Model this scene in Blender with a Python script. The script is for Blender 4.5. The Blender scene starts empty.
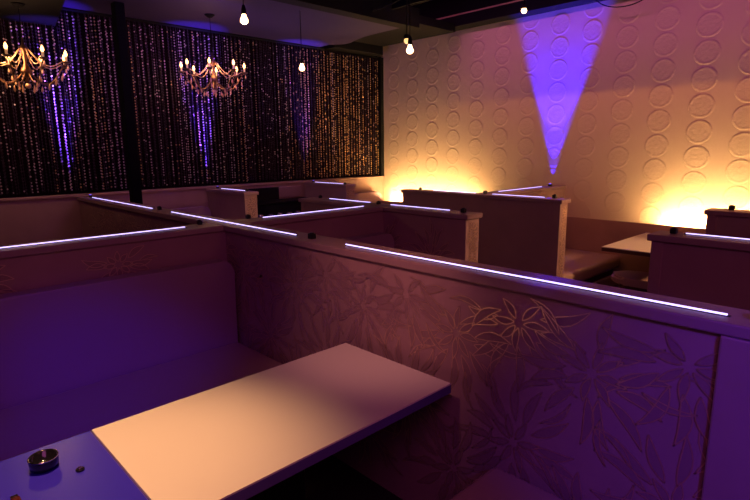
import bpy, bmesh, math, random
from mathutils import Vector, Matrix
random.seed(7)
SC = bpy.context.scene
COL = SC.collection
PI = math.pi

# ------------------------------------------------------------------ materials
def mat(name, col, rough=.5, metal=0, emis=None, es=0, bump=0, bscale=40, spec=.5, var=0, vscale=6, coat=0):
    m = bpy.data.materials.new(name); m.use_nodes = True
    nt = m.node_tree; b = nt.nodes['Principled BSDF']
    b.inputs['Base Color'].default_value = (*col, 1)
    b.inputs['Roughness'].default_value = rough
    b.inputs['Metallic'].default_value = metal
    b.inputs['Specular IOR Level'].default_value = spec
    b.inputs['Coat Weight'].default_value = coat
    if emis:
        b.inputs['Emission Color'].default_value = (*emis, 1)
        b.inputs['Emission Strength'].default_value = es
    tc = nt.nodes.new('ShaderNodeTexCoord')
    if bump:
        n = nt.nodes.new('ShaderNodeTexNoise'); n.inputs['Scale'].default_value = bscale
        n.inputs['Detail'].default_value = 4
        nt.links.new(tc.outputs['Object'], n.inputs['Vector'])
        bp = nt.nodes.new('ShaderNodeBump'); bp.inputs['Strength'].default_value = bump
        bp.inputs['Distance'].default_value = .01
        nt.links.new(n.outputs['Fac'], bp.inputs['Height'])
        nt.links.new(bp.outputs['Normal'], b.inputs['Normal'])
    if var:
        n = nt.nodes.new('ShaderNodeTexNoise'); n.inputs['Scale'].default_value = vscale
        nt.links.new(tc.outputs['Object'], n.inputs['Vector'])
        mx = nt.nodes.new('ShaderNodeMix'); mx.data_type = 'RGBA'
        mx.inputs[6].default_value = (*[c*(1-var) for c in col], 1)
        mx.inputs[7].default_value = (*[min(1, c*(1+var)) for c in col], 1)
        nt.links.new(n.outputs['Fac'], mx.inputs[0])
        nt.links.new(mx.outputs[2], b.inputs['Base Color'])
    return m

M = dict(
    paper=mat('wallpaper', (.40, .235, .25), .6, bump=.12, bscale=18, var=.12),
    petal=mat('wallpaper_petal', (.32, .18, .195), .5),
    line=mat('wallpaper_line', (.68, .44, .36), .28, .62),
    cap=mat('cap_laminate', (.36, .22, .24), .42, var=.1),
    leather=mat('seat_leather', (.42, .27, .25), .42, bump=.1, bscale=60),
    leatherp=mat('back_leather', (.38, .23, .32), .5, bump=.08, bscale=50),
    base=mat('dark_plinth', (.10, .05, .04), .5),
    wallr=mat('embossed_wall', (.78, .62, .50), .62, bump=.06, bscale=9),
    disc=mat('embossed_disc', (.78, .62, .50), .58, bump=.35, bscale=30),
    sill=mat('back_wall_paper', (.45, .28, .24), .6, bump=.15, bscale=22, var=.1),
    backdark=mat('curtain_backing', (.006, .002, .004), .9, spec=.05),
    ceil=mat('ceiling_dark', (.008, .007, .014), .8),
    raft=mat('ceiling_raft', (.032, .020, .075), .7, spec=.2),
    black=mat('black_paint', (.005, .005, .007), .8, spec=.15),
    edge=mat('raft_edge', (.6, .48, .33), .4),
    column=mat('column_paint', (.003, .003, .005), .9, spec=.1),
    white=mat('white_laminate', (.82, .76, .68), .35, spec=.4),
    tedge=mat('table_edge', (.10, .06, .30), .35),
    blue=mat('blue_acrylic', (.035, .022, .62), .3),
    pedestal=mat('black_metal', (.015, .015, .02), .4, .6),
    alu=mat('led_channel', (.03, .025, .05), .5, .2),
    led=mat('led_diffuser', (.8, .8, .9), .4, emis=(.56, .44, 1), es=2.5),
    boxm=mat('black_plastic', (.012, .010, .014), .35),
    lens=mat('uplight_lens', (.1, .1, .4), .2, emis=(.2, .1, 1), es=2),
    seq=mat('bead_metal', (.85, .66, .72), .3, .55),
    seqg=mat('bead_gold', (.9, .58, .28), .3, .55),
    seqd=mat('bead_dark', (.035, .018, .045), .3, .6),
    thread=mat('curtain_thread', (.10, .06, .11), .4, .1),
    brass=mat('antique_brass', (.20, .10, .055), .35, 1),
    crystal=mat('crystal', (1, .62, .34), .3, .3),
    candle=mat('candle_sleeve', (.75, .6, .42), .5, emis=(1, .5, .2), es=.25),
    flame=mat('candle_bulb', (1, .9, .7), .3, emis=(1, .45, .13), es=7),
    bulb=mat('pendant_bulb', (1, .9, .7), .3, emis=(1, .55, .25), es=9),
    bulbdim=mat('dim_bulb', (1, .8, .5), .3, emis=(1, .55, .2), es=1.6),
    tube=mat('warm_tube', (1, .9, .6), .3, emis=(1, .58, .20), es=400),
    floor=mat('dark_carpet', (.014, .006, .012), .95, bump=.3, bscale=120),
    dwall=mat('dark_wall', (.03, .02, .03), .8),
    counter=mat('counter_black', (.006, .005, .008), .6, spec=.2),
    panelp=mat('framed_panel', (.42, .26, .26), .5),
    glassm=mat('smoked_glass', (.35, .30, .36), .12, .6),
    ash=mat('ashtray_black', (.010, .009, .015), .12, coat=.6),
    chrome=mat('chrome', (.5, .45, .6), .15, 1),
    redbit=mat('red_plastic', (.07, .008, .012), .25),
    bronze=mat('conduit', (.8, .6, .35), .4, .2),
)

# ------------------------------------------------------------------ mesh helpers
def B(): return bmesh.new()
def box(bm, x0, x1, y0, y1, z0, z1, bev=0, seg=1, mi=0):
    n0 = set(bm.verts)
    r = bmesh.ops.create_cube(bm, size=1, matrix=Matrix.Translation(((x0+x1)/2, (y0+y1)/2, (z0+z1)/2)) @ Matrix.Diagonal((x1-x0, y1-y0, z1-z0, 1)))
    vs = r['verts']
    fs = {f for v in vs for f in v.link_faces}
    for f in fs: f.material_index = mi
    if bev:
        es = {e for v in vs for e in v.link_edges}
        bmesh.ops.bevel(bm, geom=list(es), offset=bev, segments=seg, profile=.5, affect='EDGES', clamp_overlap=True)
    return bm
def cushion(bm, x0, x1, y0, y1, z0, z1, r=.04):
    return box(bm, x0, x1, y0, y1, z0, z1, r, 4)
def lathe(bm, prof, c=(0, 0, 0), n=20, axis=None, mi=0):
    rings = []
    M3 = Matrix.Identity(3)
    if axis is not None: M3 = Vector((0, 0, 1)).rotation_difference(Vector(axis)).to_matrix()
    c = Vector(c)
    for r, h in prof:
        if r < 1e-6: rings.append([bm.verts.new(c + M3 @ Vector((0, 0, h)))])
        else: rings.append([bm.verts.new(c + M3 @ Vector((r*math.cos(2*PI*k/n), r*math.sin(2*PI*k/n), h))) for k in range(n)])
    for a, b in zip(rings, rings[1:]):
        for k in range(n):
            k2 = (k+1) % n
            q = [a[k % len(a)], a[k2 % len(a)], b[k2 % len(b)], b[k % len(b)]]
            q2 = []
            for v in q:
                if v not in q2: q2.append(v)
            if len(q2) > 2:
                f = bm.faces.new(q2); f.smooth = True; f.material_index = mi
    return bm
def tube(bm, pts, r, n=8, mi=0):
    pts = [Vector(p) for p in pts]; rings = []
    up = Vector((0, 0, 1))
    for i, p in enumerate(pts):
        t = (pts[min(i+1, len(pts)-1)] - pts[max(i-1, 0)]).normalized()
        u = t.cross(up)
        if u.length < 1e-3: u = t.cross(Vector((1, 0, 0)))
        u.normalize(); w = t.cross(u)
        rr = r[i] if isinstance(r, (list, tuple)) else r
        rings.append([bm.verts.new(p + (u*math.cos(2*PI*k/n) + w*math.sin(2*PI*k/n))*rr) for k in range(n)])
    for a, b in zip(rings, rings[1:]):
        for k in range(n):
            f = bm.faces.new((a[k], a[(k+1) % n], b[(k+1) % n], b[k])); f.smooth = True; f.material_index = mi
    bm.faces.new(rings[0][::-1]).material_index = mi; bm.faces.new(rings[-1]).material_index = mi
    return bm
def prism(bm, outline, z0, z1, mi=0):
    lo = [bm.verts.new((x, y, z0)) for x, y in outline]; hi = [bm.verts.new((x, y, z1)) for x, y in outline]
    n = len(lo)
    bm.faces.new(lo[::-1]); bm.faces.new(hi)
    for k in range(n): bm.faces.new((lo[k], lo[(k+1) % n], hi[(k+1) % n], hi[k])).material_index = mi
    return bm
def obj(name, bm, mats, parent=None, fix=True):
    if fix: bmesh.ops.recalc_face_normals(bm, faces=bm.faces[:])
    me = bpy.data.meshes.new(name); bm.to_mesh(me); bm.free()
    for m in (mats if isinstance(mats, (list, tuple)) else [mats]): me.materials.append(M[m])
    o = bpy.data.objects.new(name, me); COL.objects.link(o)
    if parent:
        o.parent = parent
        o.matrix_parent_inverse = Matrix.Translation(-parent.location)
    return o
def thing(name, label, cat, loc=(0, 0, 0), group=None):
    o = bpy.data.objects.new(name, None); COL.objects.link(o); o.location = loc
    o['label'] = label; o['category'] = cat
    if group: o['group'] = group
    o.empty_display_size = .1
    return o
def tag(o, label, cat, group=None):
    o['label'] = label; o['category'] = cat
    if group: o['group'] = group
    return o
def struct(name, bm, mats, fix=True):
    o = obj(name, bm, mats, fix=fix); o['kind'] = 'structure'; return o

# ---- big pointed petals printed on the wallpaper, all inside the panel's own mesh
def floral(bm, O, U, V, N, ur, vr, centres, R=.26, seed=1, e=.0008):
    rnd = random.Random(seed)
    O, U, V, N = map(Vector, (O, U, V, N))
    cnt = [0]
    def put(poly, mi, h):
        vs = [bm.verts.new(O + U*a + V*b + N*h) for a, b in poly]
        f = bm.faces.new(vs); f.material_index = mi
        f.normal_update()
        if f.normal.dot(N) < 0: f.normal_flip()
    def petal(cu, cv, a, r0, r1, w, bend, side):
        L, Rr = [], []
        n = 7
        for i in range(n+1):
            t = i/n; r = r0 + (r1-r0)*t
            ww = w*math.sin(PI*t**.85)
            off = bend*math.sin(PI*t*.9)*(r1-r0)
            ca, sa = math.cos(a), math.sin(a)
            L.append((cu + ca*r - sa*(off+ww), cv + sa*r + ca*(off+ww)))
            Rr.append((cu + ca*r - sa*(off-ww), cv + sa*r + ca*(off-ww)))
        if any(not(ur[0]+.004 < p[0] < ur[1]-.004 and vr[0]+.004 < p[1] < vr[1]-.004) for p in L+Rr): return
        cnt[0] += 1; hh = e + .00004*(cnt[0] % 60)
        for i in range(n):
            q = [L[i], L[i+1], Rr[i+1], Rr[i]]
            if i == 0: q = [L[0], L[1], Rr[1]]
            elif i == n-1: q = [L[i], L[n], Rr[i]]
            put(q, 1, hh)
        for S, s in ((L, 1), (Rr, -1)):
            for p, q in zip(S, S[1:]):
                d = Vector((q[0]-p[0], q[1]-p[1]))
                if d.length < 1e-5: continue
                nn = Vector((-d.y, d.x)).normalized()*.0019
                put([(p[0]-nn.x, p[1]-nn.y), (q[0]-nn.x, q[1]-nn.y), (q[0]+nn.x, q[1]+nn.y), (p[0]+nn.x, p[1]+nn.y)], 2, hh + .0005)
    for cu, cv in centres:
        a0 = rnd.uniform(0, 1)
        for k in range(8):
            petal(cu, cv, a0 + k*PI/4, .018, R*(.40+.06*rnd.random()), .013, rnd.uniform(-.1, .1), 0)
        for k in range(14):
            a = a0 + .2 + k*2*PI/14 + rnd.uniform(-.08, .08)
            petal(cu, cv, a, R*.34, R*rnd.uniform(.84, 1.06), .017, rnd.choice((-1, 1))*rnd.uniform(.05, .16), 0)
        for k in range(5):
            a = a0 + k*2*PI/5 + .5
            petal(cu, cv, a, R*.6, R*1.2, .010, .15, 0)
    return bm

# ------------------------------------------------------------------ the shell
HX, HY = 6.1, 6.1
struct('floor', box(B(), -3, 6.3, -4, 6.5, -.1, 0), 'floor')
b = box(B(), HX, HX+.15, -4, 6.5, 0, 3.7)
even = True
for i in range(-9, 13):
    cy = 1.245 + i*.3855
    if cy > 5.98: break
    z0 = .84 if i % 2 == 0 else .97
    for k in range(0, 10):
        z = z0 + .2535*k
        if z > 3.2: continue
        lathe(b, [(.090, .0012), (.101, .0025), (.111, .0025), (.121, 0)], (HX, cy, z), 28, (-1, 0, 0), 1)
        lathe(b, [(0, .0011), (.090, .0012)], (HX, cy, z), 28, (-1, 0, 0), 1)
struct('wall_right', b, ['wallr', 'disc'])
b = box(B(), -3, HX, 6.22, 6.5, 0, 3.7)
struct('wall_back', b, 'backdark')
b = box(B(), -3, HX, HY, 6.22, 0, 1.14)
floral(b, (0, HY, 0), (1, 0, 0), (0, 0, 1), (0, -1, 0), (-.5, HX), (.3, 1.13), [(x*.5+.1, .9 if x % 2 else .66) for x in range(-1, 12)], .22, 5)
struct('trim_1', b, ['sill', 'sill', 'sill'], False)
struct('trim_2', box(B(), -3, HX, HY-.02, 6.21, 1.14, 1.165, .004), 'sill')
struct('wall_left', box(B(), -3.15, -3, -4, 6.5, 0, 3.7), 'dwall')
struct('wall_front', box(B(), -3.15, 6.25, -4.15, -4, 0, 3.7), 'dwall')
struct('ceiling', box(B(), -3.1, 6.25, -4.1, 6.5, 3.7, 3.8), 'ceil')
# pale suspended raft with a waved right edge, over the back booths
out = [(-3, 4.55), (4.84, 4.55), (4.84, 4.9), (4.86, 5.2), (4.92, 5.42), (4.985, 5.6), (4.985, 5.72), (4.93, 5.82), (4.86, 5.90), (4.86, 6.32), (-3, 6.32)]
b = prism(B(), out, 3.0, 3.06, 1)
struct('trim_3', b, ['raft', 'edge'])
struct('trim_4', box(B(), -3, 4.97, 4.36, 4.52, 2.99, 3.2), 'black')     # beam along the raft
prism_out = [(-3, 4.9), (1.38, 4.9), (1.62, 6.32), (-3, 6.32)]
struct('trim_5', prism(B(), prism_out, 2.83, 2.999), 'black')             # low soffit at the left
struct('trim_6', box(box(B(), 5.9, HX, -4, 6.22, 3.29, 3.7), 5.874, HX, -4, 6.22, 3.16, 3.29), 'black')
struct('trim_20', box(B(), 6.035, HX, 6.09, 6.22, 1.165, 2.985), 'black')        # rail box along the right wall
struct('trim_7', box(B(), 4.96, 5.9, 5.9, 6.32, 2.985, 3.2), 'black')    # corner soffit
struct('trim_8', box(B(), 4.995, 5.9, 4.55, 5.89, 3.10, 3.2), 'black')
# added boards over the right booths, shaped to keep warm fill off the upper wall
struct('trim_9', box(box(B(), 4.44, 4.46, -3.9, 4.3, 3.1, 3.45), 4.75, 4.77, -3.9, 4.3, 3.19, 3.45), 'black')
# wainscot troughs against the right wall
n = 10
for y0, y1 in ((-3.9, 3.005), (3.175, HY-.025)):
    b = box(B(), 5.90, 5.92, y0, y1, 0, .79)
    box(b, 5.92, HX, y0, y1, .60, .63)
    floral(b, (5.90, 0, 0), (0, 1, 0), (0, 0, 1), (-1, 0, 0), (y0, y1), (.42, .78), [(y0+.3+.45*k, .6) for k in range(int((y1-y0)/.45))], .2, 9)
    struct('trim_%d' % n, b, ['sill', 'sill', 'sill'], False); n += 1
# pillar
o = struct('trim_%d' % n, box(B(), 1.955, 2.05, 5.55, 5.65, 0, 2.998, .006), 'column')

# ------------------------------------------------------------------ partitions
ZT = 1.14
def partition_y(xc, y0, y1, label, ends=(), hw=.075, group=None, flor=(), capx=0):
    t = thing('booth_partition', label, 'partition', (xc, (y0+y1)/2, 0), group)
    pa, pb = y0, y1
    for e in ends:
        if e < 0: pa = y0+.06
        else: pb = y1-.06
    b = box(B(), xc-hw, xc+hw, pa, pb, 0, ZT-.035)
    for sgn, cs, R in flor:
        floral(b, (xc+sgn*hw, 0, 0), (0, 1, 0), (0, 0, 1), (sgn, 0, 0), (pa, pb), (.02, ZT-.04), cs, R, 3+sgn)
    obj('panel', b, ['paper', 'petal', 'line'], t, fix=False)
    for e in ends:
        q0, q1 = (y0, pa) if e < 0 else (pb, y1)
        b = box(B(), xc-hw-.004, xc+hw+.004, q0, q1, 0, ZT-.035, .003)
        yy = y0 if e < 0 else y1
        floral(b, (xc, yy, 0), (1, 0, 0), (0, 0, 1), (0, e, 0), (-hw, hw), (.1, ZT-.04), [(random.uniform(-.06, .06), .2+.16*k) for k in range(6)], .1, 8)
        obj('end_post', b, ['paper', 'petal', 'line'], t, fix=False)
    c0 = y0-.02 if -1 in ends else y0
    c1 = y1+.02 if 1 in ends else y1
    b = box(B(), xc-hw-.018, xc+hw+.018+capx, c0, c1, ZT-.035, ZT, .005, 2)
    obj('cap', b, 'cap', t)
    return t
def partition_x(yc, x0, x1, label, hw=.08, flor=(), group=None, caps=(0, 0)):
    t = thing('booth_partition', label, 'partition', ((x0+x1)/2, yc, 0), group)
    b = box(B(), x0, x1, yc-hw, yc+hw, 0, ZT-.035)
    for sgn, cs, R in flor:
        floral(b, (0, yc+sgn*hw, 0), (1, 0, 0), (0, 0, 1), (0, sgn, 0), (x0, x1), (.3, ZT-.04), cs, R, 13)
    obj('panel', b, ['paper', 'petal', 'line'], t, fix=False)
    obj('cap', box(B(), x0+caps[0], x1-caps[1], yc-hw-.018, yc+hw+.018, ZT-.035, ZT, .005, 2), 'cap', t)
    return t

S1 = 1.67
cs = [(1.20+.54*k, .885) for k in range(-2, 9)] + [(.93+.54*k, .99) for k in range(-2, 9)] + [(.93+.54*k, .53) for k in range(-2, 9)] + [(1.20+.54*k, .30) for k in range(-2, 8)]
s1 = partition_y(S1, -1.2, 6.095, 'long floral partition running from the foreground to the bead curtain wall', (), .07, flor=[(-1, cs, .255)])
fl = [(x*.42+.3, .98) for x in range(4)]
partition_x(3.09, .02, 1.60-.001, 'partition behind the blue-lit bench, left of the long partition', flor=[(-1, [(.3, 1.0), (.95, .99)], .18)], caps=(0, .0185))
partition_x(3.09, 1.741, 3.004, 'short partition right of the long partition, behind the rounded bench back', caps=(.0185, .0185))
partition_y(3.08, 2.19, 4.13, 'dark partition with a lit end post, in the middle of the room', (-1, 1), flor=[(-1, [(2.5+.5*k, .8) for k in range(4)], .24)])
partition_y(4.47, 2.20, 4.10, 'dark brown partition in front of the yellow glow on the circle wall', (-1, 1), .065)
partition_x(3.09, 4.536, HX-.001, 'cross partition ending at the foot of the blue light beam', caps=(.0185, 0))
partition_y(3.05, -.97, .965, 'purple-lit partition at right edge, in front of the white table', (1, -1))
partition_y(4.45, -.97, 1.06, 'farther dark partition at right edge, above the purple-lit one', (1, -1))
partition_y(3.10, 5.20, HY-.021, 'short partition with pale end post below left half of the curtain', (-1,), .075)
partition_y(4.58, 5.20, HY-.021, 'short partition with lit end post beside the glowing corner', (-1,), .075)
# pilaster where the long partition meets the front bench
obj('corner_pilaster', box(B(), 1.583, 1.5995, -.6, .324, .43, ZT-.037, .006, 2), 'paper', s1)

# ------------------------------------------------------------------ LED light bars and black uplights on the caps
def led(p0, p1, label):
    p0, p1 = Vector((*p0, ZT)), Vector((*p1, ZT))
    t = thing('led_light_bar', label, 'light bar', (p0+p1)/2, 'LED light bars on the partition caps')
    if p0.x == p1.x:
        obj('housing', box(B(), p0.x-.007, p0.x+.007, p0.y, p1.y, ZT, ZT+.002), 'alu', t)
        obj('diffuser', box(B(), p0.x-.003, p0.x+.003, p0.y+.008, p1.y-.008, ZT+.002, ZT+.0065, .001), 'led', t)
    else:
        obj('housing', box(B(), p0.x, p1.x, p0.y-.007, p0.y+.007, ZT, ZT+.002), 'alu', t)
        obj('diffuser', box(B(), p0.x+.008, p1.x-.008, p0.y-.003, p0.y+.003, ZT+.002, ZT+.0065, .001), 'led', t)
led((1.652, .318), (1.652, 1.925), 'longest glowing LED bar, across the foreground partition')
led((1.66, 2.33), (1.66, 3.95), 'glowing LED bar crossing the middle of the long partition')
led((1.66, 4.30), (1.66, 5.84), 'glowing LED bar at the far end of the long partition, before the dark pillar')
led((.06, 3.09), (1.385, 3.09), 'glowing LED bar above the blue-lit bench, reaching the left picture edge')
led((1.94, 3.125), (2.90, 3.125), 'glowing LED bar on the short partition behind the rounded bench back')
led((3.14, 3.30), (3.14, 3.87), 'shorter LED bar on the middle partition, its far half')
led((3.12, 2.42), (3.12, 3.05), 'LED bar on the middle partition next to the lit end post')
led((4.50, 3.16), (4.50, 3.74), 'LED bar on the brown partition before the yellow glow, its far half')
led((4.50, 2.40), (4.50, 2.98), 'LED bar on the brown partition before the yellow glow, its near half')
led((4.80, 3.10), (5.72, 3.10), 'LED bar leading to the foot of the blue light beam')
led((3.09, -.85), (3.09, .845), 'LED bar on the purple-lit partition at right edge')
led((4.45, -.85), (4.45, .74), 'LED bar on the farther dark partition at right edge')
led((3.14, 5.38), (3.14, 5.95), 'small LED bar under the left half of the bead curtain')
led((4.62, 5.38), (4.62, 6.0), 'small LED bar under the bead curtain beside the glowing corner')
UPG = 'black uplights on the partition caps'
def uplight(x, y, label, lit=False, s=.014, h=.030):
    t = thing('uplight', label, 'uplight', (x, y, ZT), UPG)
    b = box(B(), x-s, x+s, y-s, y+s, ZT, ZT+h-.006, .003, 2)
    obj('housing', b, 'boxm', t)
    obj('lens', lathe(B(), [(0, h-.006), (s*.8, h-.006), (s*.8, h-.002), (0, h)], (x, y, ZT), 12), 'lens' if lit else 'boxm', t)
uplight(1.67, 5.93, 'black uplight at the far end of the long partition, under the curtain', True)
uplight(1.675, 4.20, 'black uplight on the long partition just right of the dark pillar')
uplight(1.50, 3.15, 'black uplight past the right end of the bench LED bar')
uplight(1.86, 3.17, 'black uplight left of the short partition LED bar')
uplight(1.655, 2.19, 'black uplight on the long partition between two LED bars', False, .016, .034)
uplight(3.14, 4.0, 'black uplight at the far end of the middle partition')
uplight(3.10, 3.165, 'black uplight between the two LED bars of the middle partition')
uplight(3.09, 2.28, 'black uplight beside the lit end post of the middle partition', False, .016, .036)
uplight(4.50, 3.92, 'black uplight at the far end of the brown partition')
uplight(4.52, 3.07, 'black uplight halfway along the brown partition', False, .016, .034)
uplight(4.50, 2.31, 'black uplight beside the lit end post of the brown partition', False, .017, .038)
uplight(5.86, 3.075, 'black uplight at the foot of the blue beam on the circle wall', True, .018, .034)
uplight(3.07, .89, 'black uplight at the end of the purple-lit partition', False, .016, .034)
uplight(4.45, .93, 'black uplight at the end of the farther right partition', False, .018, .038)
uplight(3.14, 6.03, 'black uplight under the curtain, far end of the short left partition', True)
uplight(3.12, 5.31, 'black uplight on the pale end post below the curtain')
uplight(4.62, 6.035, 'black uplight under the curtain beside the glowing corner', True)
uplight(4.56, 5.28, 'black uplight on the lit end post beside the glowing corner')
uplight(1.665, .26, 'black uplight past the near end of the longest LED bar')

# ------------------------------------------------------------------ benches
def bench(x0, x1, yb, yf, label, rnd=None, lab_group=None, rise=.52):
    """seat between back face yb and front yf, backrest against yb (away from yf)"""
    s = 1 if yf > yb else -1
    t = thing('bench_seat', label, 'bench', ((x0+x1)/2, (yb+yf)/2, 0))
    lo, hi = sorted((yb, yf))
    lo2, hi2 = sorted((yb, yf-s*.07))
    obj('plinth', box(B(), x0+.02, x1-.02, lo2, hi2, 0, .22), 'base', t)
    lo3, hi3 = sorted((yb, yf-s*.01))
    obj('plinth_rail', box(B(), x0+.01, x1-.01, *sorted((yf-s*.05, yf-s*.01)), .10, .22, .004), 'leather', t)
    obj('seat_cushion', cushion(B(), x0, x1, lo, hi, .285, .425, .04), 'leather', t)
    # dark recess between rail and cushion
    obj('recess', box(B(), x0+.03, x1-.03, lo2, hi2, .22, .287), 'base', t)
    a, c = sorted((yb, yb-s*.11))
    # backrest with an arched end where the photo shows one
    b = B(); r = .07
    pts = [(x0, .285), (x1, .285)]
    if rnd in ('r', 'b'):
        for k in range(7):
            ang = k*PI/12; pts.append((x1-r+r*math.cos(ang), .94-r+r*math.sin(ang)))
    else: pts.append((x1, .94))
    if rnd in ('l', 'b'):
        for k in range(7):
            ang = PI/2+k*PI/12; pts.append((x0+r+r*math.cos(ang), .94-r+r*math.sin(ang)))
    else: pts.append((x0, .94))
    f0 = [b.verts.new((x, a, z)) for x, z in pts]; f1 = [b.verts.new((x, c, z)) for x, z in pts]
    b.faces.new(f0[::-1]); b.faces.new(f1)
    nn = len(pts)
    for k in range(nn): b.faces.new((f0[k], f0[(k+1) % nn], f1[(k+1) % nn], f1[k]))
    es = [e for f in b.faces for e in f.edges if len(f.verts) > 4]
    bmesh.ops.bevel(b, geom=list(set(es)), offset=.012, segments=3, profile=.5, affect='EDGES')
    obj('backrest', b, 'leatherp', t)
    return t
bench(.04, 1.575, 2.88, 2.30, 'blue-lit upholstered bench behind the foreground white table', 'r')
t = thing('bench_seat', 'dark reddish bench seat at the bottom edge, beside the foreground table', 'bench', (1.1, .6, 0))
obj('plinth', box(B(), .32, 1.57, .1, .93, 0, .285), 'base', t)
obj('seat_cushion', cushion(B(), .30, 1.58, .1, 1.0, .285, .425, .03), 'leather', t)
bench(1.78, 3.0, 2.885, 2.30, 'bench with rounded back behind the long foreground LED bar', 'r')
bench(1.80, 2.98, 5.93, 5.35, 'bench under the curtain left of the pale end post', 'r')
bench(4.70, 5.88, 5.93, 5.35, 'bench in the glowing corner beside the circle wall', 'r')
bench(4.56, 5.885, 2.885, 2.20, 'warm-lit bench beside the far white table', None)

# ------------------------------------------------------------------ foreground table
t = thing('booth_table', 'large white booth table in the foreground with a blue end section', 'table', (.9, 1.49, 0))
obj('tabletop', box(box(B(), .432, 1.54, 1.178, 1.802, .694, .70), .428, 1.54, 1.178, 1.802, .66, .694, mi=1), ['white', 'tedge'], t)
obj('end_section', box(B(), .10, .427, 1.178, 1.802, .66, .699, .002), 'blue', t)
obj('pedestal', box(B(), .62, 1.0, 1.40, 1.58, .03, .66, .01), 'pedestal', t)
obj('foot_plate', box(B(), .50, 1.12, 1.27, 1.71, 0, .03, .008), 'pedestal', t)
# ashtray and the small things on the blue end
ax, ay = .268, 1.672
t = thing('ashtray', 'round black ashtray on the blue end of the foreground table', 'ashtray', (ax, ay, .699))
obj('bowl', lathe(B(), [(0, 0), (.030, 0), (.036, .004), (.039, .034), (.037, .037), (.033, .034), (.031, .012), (0, .010)], (ax, ay, .699), 32), 'ash', t)
obj('rim', lathe(B(), [(.0335, .0335), (.0375, .0375), (.0395, .0345), (.0385, .031), (.0335, .0335)], (ax, ay, .699), 32), 'chrome', t)
cx, cy = .338, 1.583
t = thing('call_button', 'small black button between the ashtray and the white tabletop', 'button', (cx, cy, .699))
obj('base', lathe(B(), [(0, 0), (.012, 0), (.012, .005), (.009, .007), (0, .007)], (cx, cy, .699), 20), 'ash', t)
obj('knob', lathe(B(), [(0, .007), (.006, .007), (.006, .010), (0, .011)], (cx, cy, .699), 16), 'chrome', t)
lx, ly = .172, 1.535
t = thing('lighter', 'small reddish glossy lighter at the bottom left corner of the picture', 'lighter', (lx, ly, .699))
obj('body', box(B(), lx-.008, lx+.014, ly-.03, ly+.02, .699, .712, .004, 2), 'redbit', t)
obj('metal_cap', box(B(), lx-.006, lx+.012, ly+.02, ly+.032, .699, .711, .002), 'chrome', t)

# far table and stool
t = thing('booth_table', 'far white booth table under the right wall glow, beside the warm-lit bench', 'table', (5.3, 1.64, 0))
obj('tabletop', box(box(B(), 4.78, 5.885, 1.30, 1.97, .692, .70), 4.78, 5.885, 1.30, 1.97, .66, .692, mi=1), ['white', 'base'], t)
obj('pedestal', box(B(), 5.36, 5.56, 1.54, 1.74, .03, .66, .01), 'pedestal', t)
obj('foot_plate', box(B(), 5.22, 5.70, 1.4, 1.88, 0, .03, .008), 'pedestal', t)
t = thing('low_stool', 'low stool with rounded padded seat tucked under the far table', 'stool', (5.0, 1.6, 0))
b = B()
def rrect(x0, x1, y0, y1, r, n=8):
    o = []
    for cx_, cy_, a0 in ((x1-r, y1-r, 0), (x0+r, y1-r, PI/2), (x0+r, y0+r, PI), (x1-r, y0+r, 1.5*PI)):
        for k in range(n+1): o.append((cx_+r*math.cos(a0+k*PI/2/n), cy_+r*math.sin(a0+k*PI/2/n)))
    return o
prism(b, rrect(4.83, 5.20, 1.32, 1.94, .17), .36, .43)
bmesh.ops.bevel(b, geom=[e for e in b.edges if abs(e.verts[0].co.z-e.verts[1].co.z) < 1e-5], offset=.02, segments=3, affect='EDGES')
obj('seat', b, 'leather', t)
obj('base', prism(B(), rrect(4.90, 5.14, 1.40, 1.86, .10), 0, .36), 'base', t)

# ------------------------------------------------------------------ dark service counter at the aisle end
t = thing('back_cabinet', 'black back cabinet under the curtain between the two short partitions', 'cabinet', (3.85, 5.9, 0))
obj('top', box(B(), 3.21, 4.47, 5.735, 6.079, .915, .94, .004), 'counter', t)
obj('carcass', box(B(), 3.22, 4.46, 5.76, 6.079, 0, .915), 'counter', t)
for k in range(3): obj('door', box(B(), 3.225+.412*k, 3.63+.412*k, 5.742, 5.76, .05, .90, .003), 'counter', t)
obj('shade_panel', box(B(), 3.21, 4.05, 6.062, 6.079, .94, 1.105), 'counter', t)  # black sheet standing in for the shade on the low back wall
t = thing('service_counter', 'low black service counter with glasses, in front of the black back cabinet', 'counter', (3.85, 5.64, 0))
obj('top', box(B(), 3.21, 4.47, 5.54, 5.733, .69, .71, .004), 'counter', t)
obj('front_panel', box(B(), 3.23, 4.45, 5.56, 5.58, 0, .69), 'counter', t)
obj('side_panel', box(B(), 3.23, 3.25, 5.58, 5.73, 0, .69), 'counter', t)
obj('side_panel', box(B(), 4.43, 4.45, 5.58, 5.73, 0, .69), 'counter', t)
gl = [(3.36, 5.63), (3.50, 5.66), (3.62, 5.62), (3.78, 5.65), (3.90, 5.62), (4.06, 5.66)]
for i, (x, y) in enumerate(gl):
    tag(obj('glass', lathe(B(), [(0, .002), (.026, 0), (.033, .10), (.031, .10), (.025, .008), (0, .008)], (x, y, .71), 16), 'glassm'),
        'small dark glass on the low black service counter', 'glass', 'glasses on the low service counter')
t = thing('framed_panel', 'pinkish rectangular panel on the low wall above the black counter', 'panel', (4.25, HY, .95))
obj('board', box(B(), 4.06, 4.44, HY-.014, HY-.001, .955, 1.10, .003), 'panelp', t)

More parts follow.
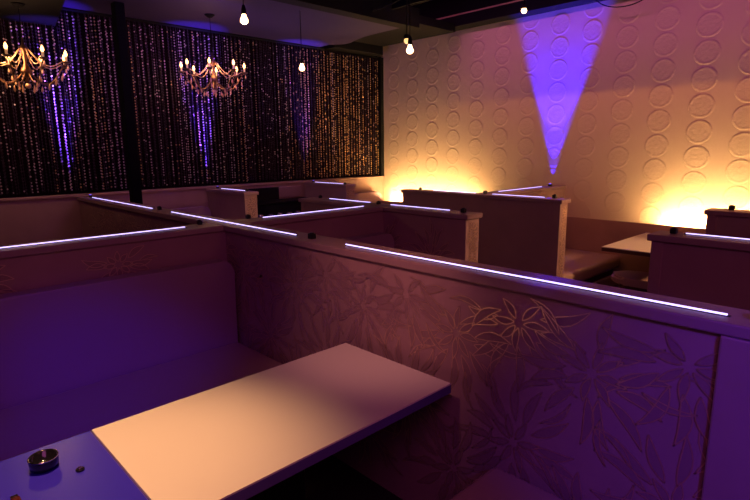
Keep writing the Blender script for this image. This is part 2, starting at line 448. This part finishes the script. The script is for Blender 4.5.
# ------------------------------------------------------------------ bead curtain: strings of sequins nobody could count
b = B()
rnd = random.Random(3)
for layer, (yy, step) in enumerate(((6.125, .050), (6.165, .061))):
    x = -1.2 + layer*.02
    while x < 6.02:
        xx = x + rnd.uniform(-.008, .008)
        ztop = 2.975 if xx > 1.6 else 2.82
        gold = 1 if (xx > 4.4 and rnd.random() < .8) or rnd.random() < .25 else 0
        # the thread
        for dx in (.0012,):
            v = [b.verts.new(p) for p in ((xx-dx, yy+.004, 1.20), (xx+dx, yy+.004, 1.20), (xx+dx, yy+.004, ztop), (xx-dx, yy+.004, ztop))]
            b.faces.new(v).material_index = 2
        z = 1.20 + rnd.uniform(0, .03)
        long = xx > 4.3 and rnd.random() < .6
        dull = rnd.random() < .55
        while z < ztop-.02:
            hh = (.016 if long else .0092)*rnd.uniform(.85, 1.15); ww = (.0062 if long else .0074)*rnd.uniform(.8, 1.15)
            u = rnd.random()
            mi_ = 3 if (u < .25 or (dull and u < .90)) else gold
            R = Matrix.Rotation(rnd.uniform(0, PI/2), 3, 'Z') @ Matrix.Rotation(rnd.gauss(0, .12), 3, 'X')
            c = Vector((xx, yy, z))
            top = b.verts.new(c + R @ Vector((0, 0, hh))); bot = b.verts.new(c + R @ Vector((0, 0, -hh)))
            ru = [b.verts.new(c + R @ Vector((ww*math.cos(q*PI/2.5), ww*math.sin(q*PI/2.5), hh*.35))) for q in range(5)]
            rl = [b.verts.new(c + R @ Vector((ww*math.cos(q*PI/2.5), ww*math.sin(q*PI/2.5), -hh*.35))) for q in range(5)]
            for q in range(5):
                q2 = (q+1) % 5
                for fv in ((ru[q], ru[q2], top), (rl[q], rl[q2], ru[q2], ru[q]), (bot, rl[q2], rl[q])):
                    f = b.faces.new(fv); f.material_index = mi_
            z += hh*2 + (.004 if long else .0125)
        x += step
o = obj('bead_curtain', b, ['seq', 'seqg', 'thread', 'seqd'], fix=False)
tag(o, 'glittering bead and sequin curtain covering the whole back wall', 'curtain'); o['kind'] = 'stuff'
tag(obj('curtain_rail', box(B(), 1.63, 6.07, 6.105, 6.185, 2.985, 2.9985), 'black'), 'thin black rail holding the bead curtain under the ceiling', 'rail')

# ------------------------------------------------------------------ chandeliers
def chandelier(cx, cy, cz, ztop, label):
    t = thing('chandelier', label, 'chandelier', (cx, cy, cz), 'candle chandeliers before the curtain')
    L = lambda prof, n=16, c=(0, 0, 0): lathe(B(), prof, (cx+c[0], cy+c[1], cz+c[2]), n)
    obj('canopy', lathe(B(), [(0, -.03), (.02, -.03), (.05, -.008), (.055, 0), (0, 0)], (cx, cy, ztop), 16), 'column', t)
    obj('chain', tube(B(), [(cx, cy, cz+.2), (cx, cy, ztop-.025)], .003, 6), 'column', t)
    obj('body', L([(0, -.17), (.012, -.165), (.022, -.15), (.010, -.13), (.035, -.10), (.05, -.07), (.03, -.04), (.012, 0), (.02, .04), (.012, .07), (.03, .10), (.035, .12), (.012, .15), (.006, .21), (0, .21)]), 'brass', t)
    obj('finial_ball', L([(0, -.215), (.016, -.208), (.023, -.19), (.016, -.173), (0, -.168)]), 'crystal', t)
    for k in range(8):
        a = 2*PI*k/8 + .2; ca, sa = math.cos(a), math.sin(a)
        P = lambda r, z: (cx+ca*r, cy+sa*r, cz+z)
        pts = []
        for i in range(15):
            u = i/14
            r = .03 + .29*u
            z = -.08 - .11*math.sin(PI*min(1, u*1.08)) + .075*u**2
            pts.append(P(r, z))
        pts.append(P(.325, .0))
        arm = obj('arm', tube(B(), pts, .0048, 7), 'brass', t)
        ex = pts[-1]
        obj('drip_pan', lathe(B(), [(0, -.004), (.018, -.002), (.036, .010), (.034, .013), (.016, .003), (0, .003)], ex, 14), 'brass', arm)
        obj('candle_sleeve', lathe(B(), [(0, 0), (.0095, 0), (.0095, .055), (0, .055)], ex, 10), 'candle', arm)
        obj('flame_bulb', lathe(B(), [(0, .055), (.009, .058), (.014, .074), (.011, .090), (.005, .104), (0, .112)], ex, 12), 'flame', arm)
        for rr, dz in ((.335, -.03), (.29, -.10), (.23, -.145), (.17, -.19), (.11, -.215)):
            c = P(rr, dz)
            obj('crystal_drop', lathe(B(), [(0, .022), (.003, .016), (.0095, -.012), (0, -.03)], c, 6), 'crystal', arm)
        for rr, dz in ((.10, .10), (.17, .05)):
            pass
        # swag of beads from the crown down to the arm
        sw = [P(.03+.27*u, .12-.10*u-.09*math.sin(PI*u)) for u in [i/10 for i in range(11)]]
        bb = tube(B(), [p for p in sw], [.0015+.004*(i % 2) for i in range(11)], 6)
        obj('crystal_swag', bb, 'crystal', arm)
    return t
chandelier(1.155, 5.50, 2.355, 2.829, 'left chandelier with glowing candle bulbs, cut by the left picture edge')
chandelier(2.87, 5.44, 2.41, 2.999, 'right chandelier with glowing candle bulbs, right of the dark pillar')

# ------------------------------------------------------------------ pendants
def pendant(x, y, z, ztop, label, m='bulb', s=1.0):
    t = thing('pendant_bulb', label, 'pendant lamp', (x, y, z), 'bare pendant bulbs')
    obj('cord', tube(B(), [(x, y, z+.085*s), (x, y, ztop)], .004*s, 6), 'black', t)
    obj('socket', lathe(B(), [(0, .095*s), (.010*s, .09*s), (.018*s, .06*s), (.020*s, .025*s), (0, .025*s)], (x, y, z), 14), 'black', t)
    obj('bulb', lathe(B(), [(0, .03*s), (.014*s, .028*s), (.018*s, .01*s), (.03*s, -.015*s), (.029*s, -.032*s), (.016*s, -.045*s), (0, -.048*s)], (x, y, z), 16), m, t)
pendant(1.77, 2.935, 2.372, 3.7, 'bright bare bulb hanging nearest, high in front of the curtain', s=.78)
pendant(2.84, 2.577, 2.278, 3.7, 'bare bulb on a black cord before the top left corner of the circle wall', s=.82)
pendant(3.48, 4.68, 2.455, 2.999 if 4.68 > 4.9 else 3.0, 'small bare bulb seen in front of the bead curtain, below the raft', s=1.0)
def spot_bulb(x, y, z, ztop, label, m):
    t = thing('ceiling_spot', label, 'ceiling lamp', (x, y, z))
    obj('stem', tube(B(), [(x, y, z+.04), (x, y, ztop)], .006, 6), 'black', t)
    obj('socket', lathe(B(), [(0, .05), (.03, .05), (.034, .012), (0, .012)], (x, y, z), 14), 'black', t)
    obj('bulb', lathe(B(), [(0, .012), (.024, .01), (.032, -.012), (.02, -.034), (0, -.04)], (x, y, z), 14), m, t)
spot_bulb(4.337, 3.98, 2.722, 3.7, 'dim amber bulb just left of the corded bulb by the circle wall', 'bulbdim')
spot_bulb(5.45, 3.27, 3.07, 3.7, 'tiny bulb under the dark ceiling at the top of the picture', 'bulb')
tag(obj('conduit_pipe', tube(B(), [(5.887, -2.0, 3.302), (5.887, 5.85, 3.302)], .0118, 8), 'bronze'), 'thin brass pipe along the top of the circle wall', 'pipe')
def cable(pts, label):
    q = []
    P = [Vector(p) for p in pts]
    for i in range(len(P)-1):
        a, b_, c, d = P[max(i-1, 0)], P[i], P[i+1], P[min(i+2, len(P)-1)]
        for k in range(6):
            u = k/6
            q.append(.5*((2*b_)+(c-a)*u+(2*a-5*b_+4*c-d)*u*u+(3*b_-a-3*c+d)*u**3))
    q.append(P[-1])
    tag(obj('ceiling_cable', tube(B(), q, .006, 6), 'black'), label, 'cable')
cable([(5.88, 2.72, 3.17), (5.9, 2.60, 3.07), (5.9, 2.45, 3.02), (5.9, 2.28, 3.02), (5.9, 2.12, 3.08), (5.9, 2.0, 3.17)], 'drooping black cable above the circle wall right of the blue beam')
cable([(4.0, 3.2, 3.69), (4.1, 3.4, 3.45), (4.15, 3.62, 3.22), (4.2, 3.9, 3.1), (4.2, 4.34, 3.05)], 'black cable slanting down from the dark ceiling to the beam')

# warm tubes hidden in the wainscot troughs
def tubelamp(y0, y1, label):
    t = thing('tube_lamp', label, 'tube lamp', (5.955, (y0+y1)/2, .63), 'warm tubes behind the ledge')
    obj('batten', box(B(), 5.94, 5.97, y0, y1, .63, .725), 'white', t)
    obj('tube', tube(B(), [(5.955, y0+.03, .762), (5.955, y1-.03, .762)], .012, 10), 'tube', t)
    for yy in (y0+.015, y1-.015): obj('end_holder', box(B(), 5.94, 5.97, yy-.012, yy+.012, .72, .768, .002), 'white', t)
tubelamp(4.25, 5.95, 'warm tube lamp hidden behind the ledge in the far glowing corner')
tubelamp(.75, 1.92, 'warm tube lamp hidden behind the ledge by the far white table')

# ------------------------------------------------------------------ lights
def light(kind, name, loc, col, power, aim=None, size=.1, sizey=None, angle=60, blend=.5, spread=None):
    l = bpy.data.lights.new(name, kind); l.color = col; l.energy = power
    if kind == 'AREA':
        l.size = size
        if sizey: l.shape = 'RECTANGLE'; l.size_y = sizey
        if spread: l.spread = math.radians(spread)
    elif kind == 'SPOT':
        l.spot_size = math.radians(angle); l.spot_blend = blend; l.shadow_soft_size = size
    else: l.shadow_soft_size = size
    o = bpy.data.objects.new(name, l); COL.objects.link(o); o.location = loc
    if aim is not None:
        d = Vector(aim)-Vector(loc); o.rotation_euler = d.to_track_quat('-Z', 'Y').to_euler()
    return o
WARM = (1, .52, .24)
for i, (x, y, z) in enumerate(((1.0, 5.46, 2.40), (2.87, 5.44, 2.46))):
    light('POINT', 'chandelier_light', (x, y, z), WARM, 12, size=.10)
for p in ((1.77, 2.935, 2.31), (2.84, 2.577, 2.22), (3.48, 4.68, 2.39)):
    light('POINT', 'pendant_light', p, (1, .40, .28), .45, size=.03)
BLUE = (.14, .05, 1)
for d, pw in ((.03, 16), (.10, 170), (.26, 900)):
    light('SPOT', 'beam_uplight', (HX-d, 3.17, 1.19), (.01, .004, 1), pw, (HX, 3.16, 1.19+2.3), .004, angle=37, blend=.45)
for x in (1.55, 3.06, 4.55):
    for d, pw in ((.035, 110), (.11, 330)):
        light('SPOT', 'curtain_uplight', (x, 6.10-d, 1.2), BLUE, pw, (x-.02, 6.12, 2.6), .01, angle=28, blend=.9)
# added strip fills: warm for the lower right wall behind the board, rosy above
o = light('AREA', 'warm_fill', (4.60, 1.2, 3.30), (1, .35, .07), 17, None, 5.8, .006)
o2 = light('AREA', 'rose_fill', (4.95, 1.75, 3.40), (1, .19, .66), 8, None, 8.4, .05, spread=100)
for L_ in (o, o2):
    zax = -Vector((1, 0, -.75 if L_ is o else -.6)).normalized(); xax = Vector((0, 1, 0)); yax = zax.cross(xax)
    L_.rotation_euler = Matrix((xax, yax, zax)).transposed().to_euler()
# booth: warm lamp over the foreground table, blue wash from the left, violet wash overhead added as ambience
light('SPOT', 'table_lamp', (.35, 1.72, 2.25), (1, .50, .22), 120, (.42, 1.50, .70), .06, angle=52, blend=1)
light('SPOT', 'wall_lamp', (.5, 1.2, 2.2), (1, .38, .32), 42, (1.6, 1.65, .95), .06, angle=44, blend=1)
light('SPOT', 'blue_wash', (-.8, 1.0, 2.3), (.04, .015, 1), 115, (.78, 2.74, .38), .1, angle=25, blend=1)
light('SPOT', 'blue_wash_right', (.3, -.9, 2.2), (.10, .03, 1), 100, (1.6, .18, .92), .05, angle=32, blend=1)
light('AREA', 'violet_wash', (-.6, -.6, 3.2), (.62, .11, .44), 23, (1.6, 2.2, .7), 1.6)
light('AREA', 'rose_wash', (2.3, -2.6, 3.2), (1, .24, .24), 8, (3.2, 3.0, .8), 1.2)
light('SPOT', 'aisle_lamp', (5.0, -1.3, 2.5), (1, .50, .22), 380, (4.75, 2.35, .65), .1, angle=27, blend=.7)
light('SPOT', 'post_spot', (4.5, -1.3, 2.6), (1, .50, .24), 320, (3.10, 2.19, .86), .03, angle=8.5, blend=.6)  # this and the next: added narrow spots, each brightening one end post
light('SPOT', 'post_spot', (4.1, .4, 2.9), (1, .50, .24), 320, (3.13, 5.20, .95), .03, angle=6, blend=.6)
light('AREA', 'curtain_wash', (2.6, 4.75, 2.85), (.55, .14, 1), 6, (2.6, 6.1, 2.0), .8)  # added violet area light, tints the curtain
light('SPOT', 'blue_pin', (.9, .3, 2.9), (.1, .04, 1), 110, (1.68, .86, 1.14), .02, angle=7, blend=1)  # added pin spot for the blue pool on the long partition's cap
light('AREA', 'raft_wash', (3.6, 5.2, 1.9), (.16, .08, 1), 4, (3.9, 5.2, 3.0), .3)

w = bpy.data.worlds.new('World'); SC.world = w; w.use_nodes = True
w.node_tree.nodes['Background'].inputs[0].default_value = (.02, .008, .04, 1)
w.node_tree.nodes['Background'].inputs[1].default_value = .3

# ------------------------------------------------------------------ camera
cam = bpy.data.cameras.new('camera'); co = bpy.data.objects.new('camera', cam); COL.objects.link(co)
cam.sensor_width = 36; cam.lens = 527.4/750*36; cam.clip_start = .05
y, p, r = (math.radians(v) for v in (46.03, 10.88, -.60))
fw = Vector((math.cos(y)*math.cos(p), math.sin(y)*math.cos(p), -math.sin(p)))
rt = Vector((math.sin(y), -math.cos(y), 0)); up = rt.cross(fw)
rt2 = math.cos(r)*rt + math.sin(r)*up; up2 = -math.sin(r)*rt + math.cos(r)*up
co.matrix_world = Matrix.Translation((0, 0, 1.6)) @ Matrix((rt2, up2, -fw)).transposed().to_4x4()
SC.camera = co
SC.view_settings.view_transform = 'Standard'; SC.view_settings.look = 'None'
SC.view_settings.exposure = 0; SC.view_settings.gamma = 1
SC.view_settings.use_curve_mapping = False
SC.cycles.sample_clamp_indirect = 4
